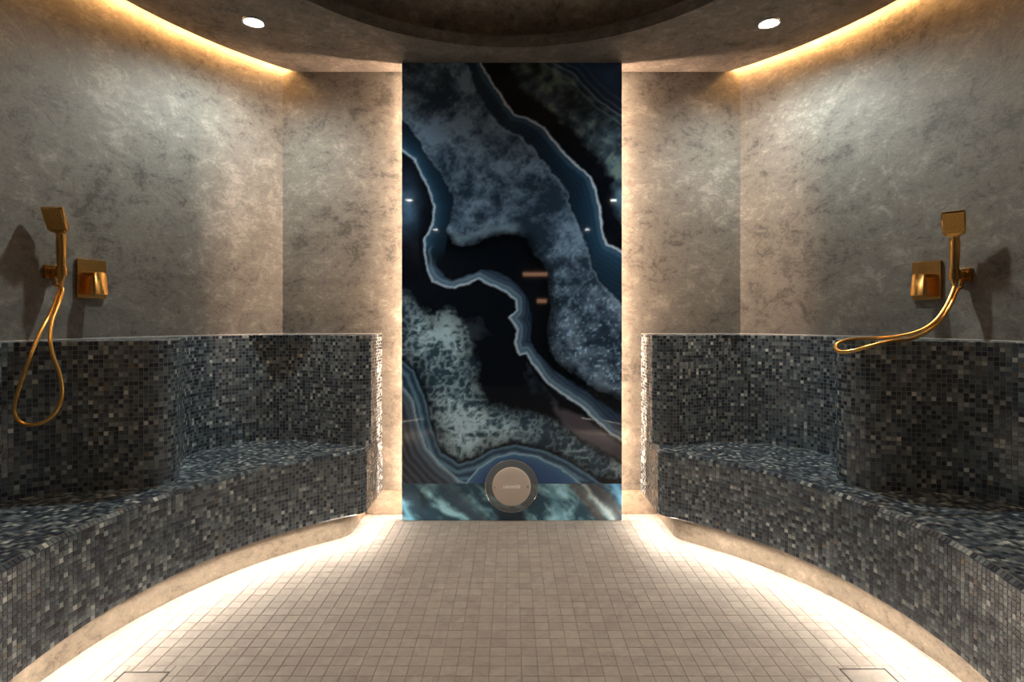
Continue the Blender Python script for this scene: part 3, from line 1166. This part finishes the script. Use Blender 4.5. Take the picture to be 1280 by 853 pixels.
AG_GAIN = 2.7
slab('upper_slab', 0.1995, HC - 0.002, 78, 604.9, AG_GAIN)
slab('lower_slab', 0.002, 0.1978, 605.1, 651, AG_GAIN * 1.35)
bm_obj('backing', box_bm(-0.50, 0.50, 0.014, 0.1015, 0.004, HC - 0.004), M_FRAME, panel)
for sx in (-1, 1):
    x = sx * 0.503
    o = bm_obj('light_strip', box_bm(min(x, x + sx * .004), max(x, x + sx * .004), 0.022, 0.034, 0.03, HC - 0.03), M_PLED, panel)
    o['label'] = 'glowing strip behind the slab edge'

# ---------------------------------------------------------------- steam outlet
SO = Vector((0.0, PY, EYE - (608 - 400) * 3.0 / F_PX))
so = empty('steam_outlet', SO)
tag(so, 'round steel steam outlet on a clear glass disc low on the agate slab', 'steam outlet')
bm_obj('glass_disc', lathe_bm([(0, .002), (.139, .002), (.1415, .004), (.1415, .011), (.139, .013), (0, .013)], 96, 'Y'), M_GLASS, so, smooth=True)
bm_obj('rim', lathe_bm([(.1400, .0135), (.1418, .0142), (.1430, .0125), (.1430, .003), (.1419, .002)], 96, 'Y'), M_CHROME, so, smooth=True)
bm_obj('cover', lathe_bm([(0, .028), (.094, .028), (.101, .025), (.1035, .019), (.1035, .0145), (0, .0145)], 96, 'Y'), M_STEEL, so, smooth=True)
for sx in (-1, 1):
    c = bm_obj('screw', lathe_bm([(0, .0292), (.0045, .0292), (.0066, .0285), (.0070, .0282)], 24, 'Y', (sx * .087, 0, 0)), M_CHROME, so, smooth=True)
    bm_obj('socket', lathe_bm([(0, .0297), (.0028, .0295), (.0028, .0292)], 6, 'Y', (sx * .087, 0, 0)), M_BLACK, c)
# small raised word, too fine to read: seven low letters and a taller last stroke
bm = bmesh.new()
glyph_x = -0.044
for wd, ht, kind in ((.0115, .013, 'u'), (.0115, .013, 'o'), (.0115, .013, 'n'), (.0115, .013, 'o'), (.0115, .013, 'n'), (.0115, .016, 'o'), (.0115, .018, 'u')):
    strokes = [(0, .0040, 0, ht), (wd - .0040, wd, 0, ht)]
    if kind in 'uo':
        strokes.append((.0041, wd - .0041, 0, .0045))
    if kind in 'no':
        strokes.append((.0041, wd - .0041, ht - .0045, ht))
    for (a0, a1, c0, c1) in strokes:
        bb = box_bm(glyph_x + a0, glyph_x + a1, -.0300, -.0278, c0 - .0065, c1 - .0065)
        me = bpy.data.meshes.new('tmp'); bb.to_mesh(me); bb.free(); bm.from_mesh(me); bpy.data.meshes.remove(me)
    glyph_x += .0130
o = bm_obj('lettering', bm, M_MARK, so)
o['label'] = 'pale raised word, too small to read'

# ---------------------------------------------------------------- gold fittings
def wall_frame(px, d_hint, side):
    """point on the round wall seen in column px, with inward normal"""
    k = (px - 640.0) / F_PX
    a_, b_, c_ = k * k + 1, -2 * CY, CY * CY - RW * RW
    y = (-b_ + math.sqrt(b_ * b_ - 4 * a_ * c_)) / (2 * a_)
    x = k * y
    n_ = Vector((-x, CY - y, 0)).normalized()
    return Vector((x, y, 0)), n_


def hexbox(bm, o, ax, ay, az, hx, hy, hz, bev=0.0015):
    """box centred at o with axes"""
    b2 = box_bm(-hx, hx, -hy, hy, -hz, hz, bev, 2)
    M4 = Matrix((ax, ay, az)).transposed().to_4x4()
    M4.translation = o
    bmesh.ops.transform(b2, matrix=M4, verts=b2.verts)
    me = bpy.data.meshes.new('tmp'); b2.to_mesh(me); b2.free()
    bm.from_mesh(me)
    bpy.data.meshes.remove(me)


def mixer(px, py, label, side):
    p, n_ = wall_frame(px, 2.3, side)
    z = EYE - (py - 400) * p.y / F_PX
    # local axes: x along the wall away from the camera side, y into the room
    t_ = Vector((-n_.y, n_.x, 0))
    rz = math.atan2(-n_.x, n_.y)          # local +Y -> n_
    root = empty('shower_mixer', (p.x, p.y, z), rz)
    tag(root, label, 'shower mixer', 'square gold shower mixers')
    X, Y, Z = Vector((1, 0, 0)), Vector((0, 1, 0)), Vector((0, 0, 1))
    bm = bmesh.new(); hexbox(bm, Vector((0, .008, 0)), X, Y, Z, .060, .0055, .080, .002)
    bm_obj('plate', bm, M_GOLD, root)
    bm = bmesh.new(); hexbox(bm, Vector((0, .030, .018)), X, Y, Z, .019, .017, .0095, .003)
    bm_obj('stem', bm, M_GOLD, root)
    # paddle: a rounded square plate hanging from the stem
    prof_ = []
    hw, z0, z1, rr = .027, -.066, .028, .016
    for cx_, cz_, a0 in ((hw - .004, z0 + .004, -90), (hw - rr, z1 - rr, 0), (-hw + rr, z1 - rr, 90), (-hw + .004, z0 + .004, 180)):
        rad_ = .004 if cz_ < 0 else rr
        for k in range(7):
            a = math.radians(a0 + 90 * k / 6)
            prof_.append((cx_ + rad_ * math.cos(a), cz_ + rad_ * math.sin(a)))
    bm = bmesh.new()
    fr_ = [bm.verts.new((x, .058 + .010 * ((z - z1) / (z0 - z1)), z)) for x, z in prof_]
    bk_ = [bm.verts.new((x, .047 + .010 * ((z - z1) / (z0 - z1)), z)) for x, z in prof_]
    f0 = bm.faces.new(fr_); bm.faces.new(bk_[::-1])
    for k in range(len(prof_)):
        j = (k + 1) % len(prof_)
        bm.faces.new((fr_[k], fr_[j], bk_[j], bk_[k]))
    bmesh.ops.recalc_face_normals(bm, faces=bm.faces)
    ed = [e for e in bm.edges if abs(e.verts[0].index - e.verts[1].index) >= 0 and len(e.link_faces) == 2 and
          e.calc_face_angle(0) > 1.0]
    bmesh.ops.bevel(bm, geom=ed, offset=.0016, segments=2, affect='EDGES', profile=.5)
    bm_obj('lever', bm, M_GOLD, root, smooth=True)
    return root


mixer(113, 349, 'square gold mixer plate with paddle lever beside the hanging hose loop', -1)
mixer(1161, 351, 'square gold mixer plate with paddle lever above the hose that lies on the ledge', 1)


def shower(px_wall, py_h, lean, yaw, hose_pts, lab_s, lab_h, side):
    p, n_ = wall_frame(px_wall, 2.2, side)
    z = EYE - (py_h - 400) * p.y / F_PX
    rz = math.atan2(-n_.x, n_.y)
    hold = empty('shower_holder', (p.x, p.y, z), rz)
    tag(hold, lab_h, 'shower holder', 'gold holders for the hand showers')
    X, Y, Z = Vector((1, 0, 0)), Vector((0, 1, 0)), Vector((0, 0, 1))
    bm = bmesh.new(); hexbox(bm, Vector((0, .008, 0)), X, Y, Z, .026, .007, .026, .002)
    bm_obj('wall_plate', bm, M_GOLD, hold)
    bm = bmesh.new(); hexbox(bm, Vector((0, .026, -.001)), X, Y, Z, .013, .0125, .013, .003)
    bm_obj('arm', bm, M_GOLD, hold)
    prof_ = [(.0146, -.020), (.0195, -.019), (.0195, .019), (.0146, .020), (.0146, -.020)]
    bm_obj('ring', lathe_bm(prof_, 32, c=(0, .058, 0)), M_GOLD, hold, smooth=True)
    bm_obj('outlet', tube_bm([(0, .020, -.012), (0, .024, -.030), (0, .028, -.052)], .0075, 14), M_GOLD, hold, smooth=True)
    base = p + n_ * .058 + Vector((0, 0, z))
    t = empty('hand_shower', base)
    tag(t, lab_s, 'hand shower', 'gold hand showers with hoses')
    # handle: rounded square bar that tapers down into the holder
    H = .145
    bm = bmesh.new()
    rings = []
    for zz, w_ in ((-.045, .0085), (-.040, .0105), (-.020, .0125), (.02, .0143), (.08, .0152), (.12, .0156), (H, .0142)):
        q = []
        for k in range(24):
            a = 2 * PI * k / 24
            c_, s_ = math.cos(a), math.sin(a)
            e = (abs(c_) ** 3.5 + abs(s_) ** 3.5) ** (-1 / 3.5)
            rr = w_ * (e if zz > .03 else 1)
            q.append(bm.verts.new((rr * c_, rr * s_, zz)))
        rings.append(q)
    for q, s_ in zip(rings, rings[1:]):
        for k in range(24):
            bm.faces.new((q[k], q[(k + 1) % 24], s_[(k + 1) % 24], s_[k]))
    bm.faces.new(rings[0][::-1]); bm.faces.new(rings[-1])
    bm_obj('handle', bm, M_GOLD, t, smooth=True)
    # head: plate leaning forward on a flared neck
    d = Vector((math.cos(yaw), math.sin(yaw), 0))
    ax = (Vector((0, 0, 1)) * math.cos(lean) + d * math.sin(lean)).normalized()
    wv = d.cross(Vector((0, 0, 1))).normalized()
    nf_ = wv.cross(ax).normalized()
    if nf_.dot(d) < 0:
        nf_ = -nf_
    o0 = Vector((0, 0, H - .006))
    secs = [(-.004, .012, .011, 0.0), (.008, .0155, .0105, .0), (.014, .022, .0100, .002), (.020, .031, .0095, .004), (.028, .0355, .0090, .005),
            (.070, .0380, .0085, .006), (.108, .0380, .0080, .006), (.114, .0360, .0060, .006)]
    bm = bmesh.new()
    rings = []
    for s_, hw, ht, off in secs:
        q = []
        for k in range(32):
            a = 2 * PI * k / 32
            c_, sn = math.cos(a), math.sin(a)
            pw = 2.6 if s_ < .015 else 6.0
            e = (abs(c_) ** pw + abs(sn) ** pw) ** (-1 / pw)
            q.append(bm.verts.new(o0 + ax * s_ + wv * (hw * e * c_) + nf_ * (off + ht * e * sn)))
        rings.append(q)
    for q, s_ in zip(rings, rings[1:]):
        for k in range(32):
            bm.faces.new((q[k], q[(k + 1) % 32], s_[(k + 1) % 32], s_[k]))
    bm.faces.new(rings[0][::-1]); bm.faces.new(rings[-1])
    head = bm_obj('spray_head', bm, M_GOLD, t, smooth=True)
    bm = bmesh.new()
    hexbox(bm, o0 + ax * .068 + nf_ * .0150, wv, nf_, ax, .0330, .0012, .0400, .001)
    bm_obj('spray_face', bm, M_GOLDD, head)
    bm = bmesh.new()
    for i in range(9):
        for j in range(9):
            if (i + j) % 2:
                continue
            c_ = o0 + ax * (.068 + (j - 4) * .0082) + wv * ((i - 4) * .0068) + nf_ * .0168
            b2 = bmesh.ops.create_icosphere(bm, subdivisions=1, radius=.0013)
            bmesh.ops.translate(bm, vec=c_, verts=b2['verts'])
    o = bm_obj('nozzles', bm, M_NOZ, head)
    tag(o, kind='stuff')
    # hose with a fine spiral relief
    pts = [at(*q) - base for q in hose_pts]
    pts[0] = Vector((0, 0, -.043))
    end = p + n_ * .028 + Vector((0, 0, z - .050)) - base
    pts[-1] = end
    path = resample(catmull(pts, 14), 0.0032)
    rad_ = [.0066 + (.0007 if i % 2 else 0) for i in range(len(path))]
    bm_obj('hose', tube_bm(path, rad_, 10), M_HOSE, t, smooth=True)
    return t


HL = [(77, 352, 2.155), (74, 366, 2.15), (66, 388, 2.11), (52, 414, 2.035), (39, 445, 1.975), (28, 475, 1.95), (19.5, 503, 1.935), (20, 520, 1.93),
      (30, 530, 1.93), (46, 531, 1.935), (62, 524, 1.95), (74, 509, 1.965), (78.5, 491, 1.98), (75.5, 468, 1.995), (67, 445, 2.005),
      (63.5, 425, 2.02), (66, 402, 2.06), (75, 378, 2.12), (79, 362, 2.15), (72, 350, 2.17)]
HR = [(1193, 352, 2.18), (1191, 366, 2.17), (1183, 383, 2.15), (1170, 401, 2.135), (1150, 414, 2.14), (1122, 421, 2.17), (1092, 423, 2.19),
      (1064, 424.5, 2.16), (1049, 429, 2.14), (1045, 435, 2.13), (1051, 440, 2.11), (1068, 438.5, 2.09), (1088, 433, 2.06), (1112, 427, 2.045), (1138, 424, 2.07),
      (1158, 416, 2.11), (1174, 403, 2.14), (1188, 383, 2.165), (1196, 365, 2.18), (1199, 352, 2.19)]
shower(62, 340, math.radians(26), math.atan2(-.99, .13), HL,
       'gold hand shower whose hose hangs in a long loop down the mosaic backrest',
       'gold wall holder carrying the hand shower with the hanging hose loop', -1)
shower(1209, 344, math.radians(22), math.atan2(-.72, -.69), HR,
       'gold hand shower whose hose rests sideways on the mosaic ledge',
       'gold wall holder carrying the hand shower whose hose rests on the ledge', 1)

# ---------------------------------------------------------------- ceiling lamps
def downlight(x, y, watt, label):
    t = empty('downlight', (x, y, HC))
    tag(t, label, 'ceiling light', 'round white ceiling downlights')
    bm_obj('trim_ring', lathe_bm([(.040, -.001), (.042, -.006), (.050, -.005), (.052, 0.0), (.040, 0.0), (.040, -.001)], 48), M_CHROME, t, smooth=True)
    bm_obj('lamp_lens', lathe_bm([(0, -.0045), (.034, -.004), (.0395, -.001)], 40), M_LAMP, t, smooth=True)
    ld = bpy.data.lights.new('lamp_beam', 'SPOT')
    ld.energy = watt
    ld.color = SPOT_COL
    ld.spot_size = math.radians(160)
    ld.spot_blend = 1.0
    ld.shadow_soft_size = 0.036
    lo = bpy.data.objects.new('lamp_beam', ld)
    COL.objects.link(lo)
    lo.location = (0, 0, -0.030)
    lo.parent = t


downlight(-1.198, 2.60, SPOT_W, 'bright round ceiling downlight above the bench with the hanging hose loop')
downlight(1.200, 2.61, SPOT_W, 'bright round ceiling downlight above the bench with the ledge-draped hose')
for x, y, wt, lab in ((-1.18, -0.44, SPOT_FRONT_W, 'downlight over the left side of the entrance, mirrored as a dot in the agate slab'),
                      (1.18, -0.44, SPOT_FRONT_W, 'downlight over the right side of the entrance, mirrored as a dot in the agate slab'),
                      (-1.16, -2.55, SPOT_FAR_W, 'far downlight on the left behind the entrance, mirrored faintly in the agate slab'),
                      (1.16, -2.55, SPOT_FAR_W, 'far downlight on the right behind the entrance, mirrored faintly in the agate slab')):
    downlight(x, y, wt, lab)

# ---------------------------------------------------------------- entrance passage behind the camera
for nm, bx in (('wall_passage_left', (-1.55, -1.45, -3.2, 0.38, 0, HC)), ('wall_passage_right', (1.45, 1.55, -3.2, 0.38, 0, HC)),
               ('wall_passage_end', (-1.55, 1.55, -3.3, -3.2, 0, HC)), ('ceiling_passage', (-1.55, 1.55, -3.3, 0.05, HC, ZU + .1))):
    tag(bm_obj(nm, box_bm(*bx), M_HALL), kind='structure')
t = empty('passage_light', (0.39, -3.199, 0))
tag(t, 'warm light strips at the end of the entrance passage, mirrored faintly in the agate slab', 'light')
for (x0, x1, z0, z1) in ((0.19, 0.59, 1.80, 1.86), (0.42, 0.58, 1.36, 1.42)):
    bm_obj('light_strip', box_bm(x0 - .39, x1 - .39, 0.001, 0.009, z0, z1), M_HALLED, t)
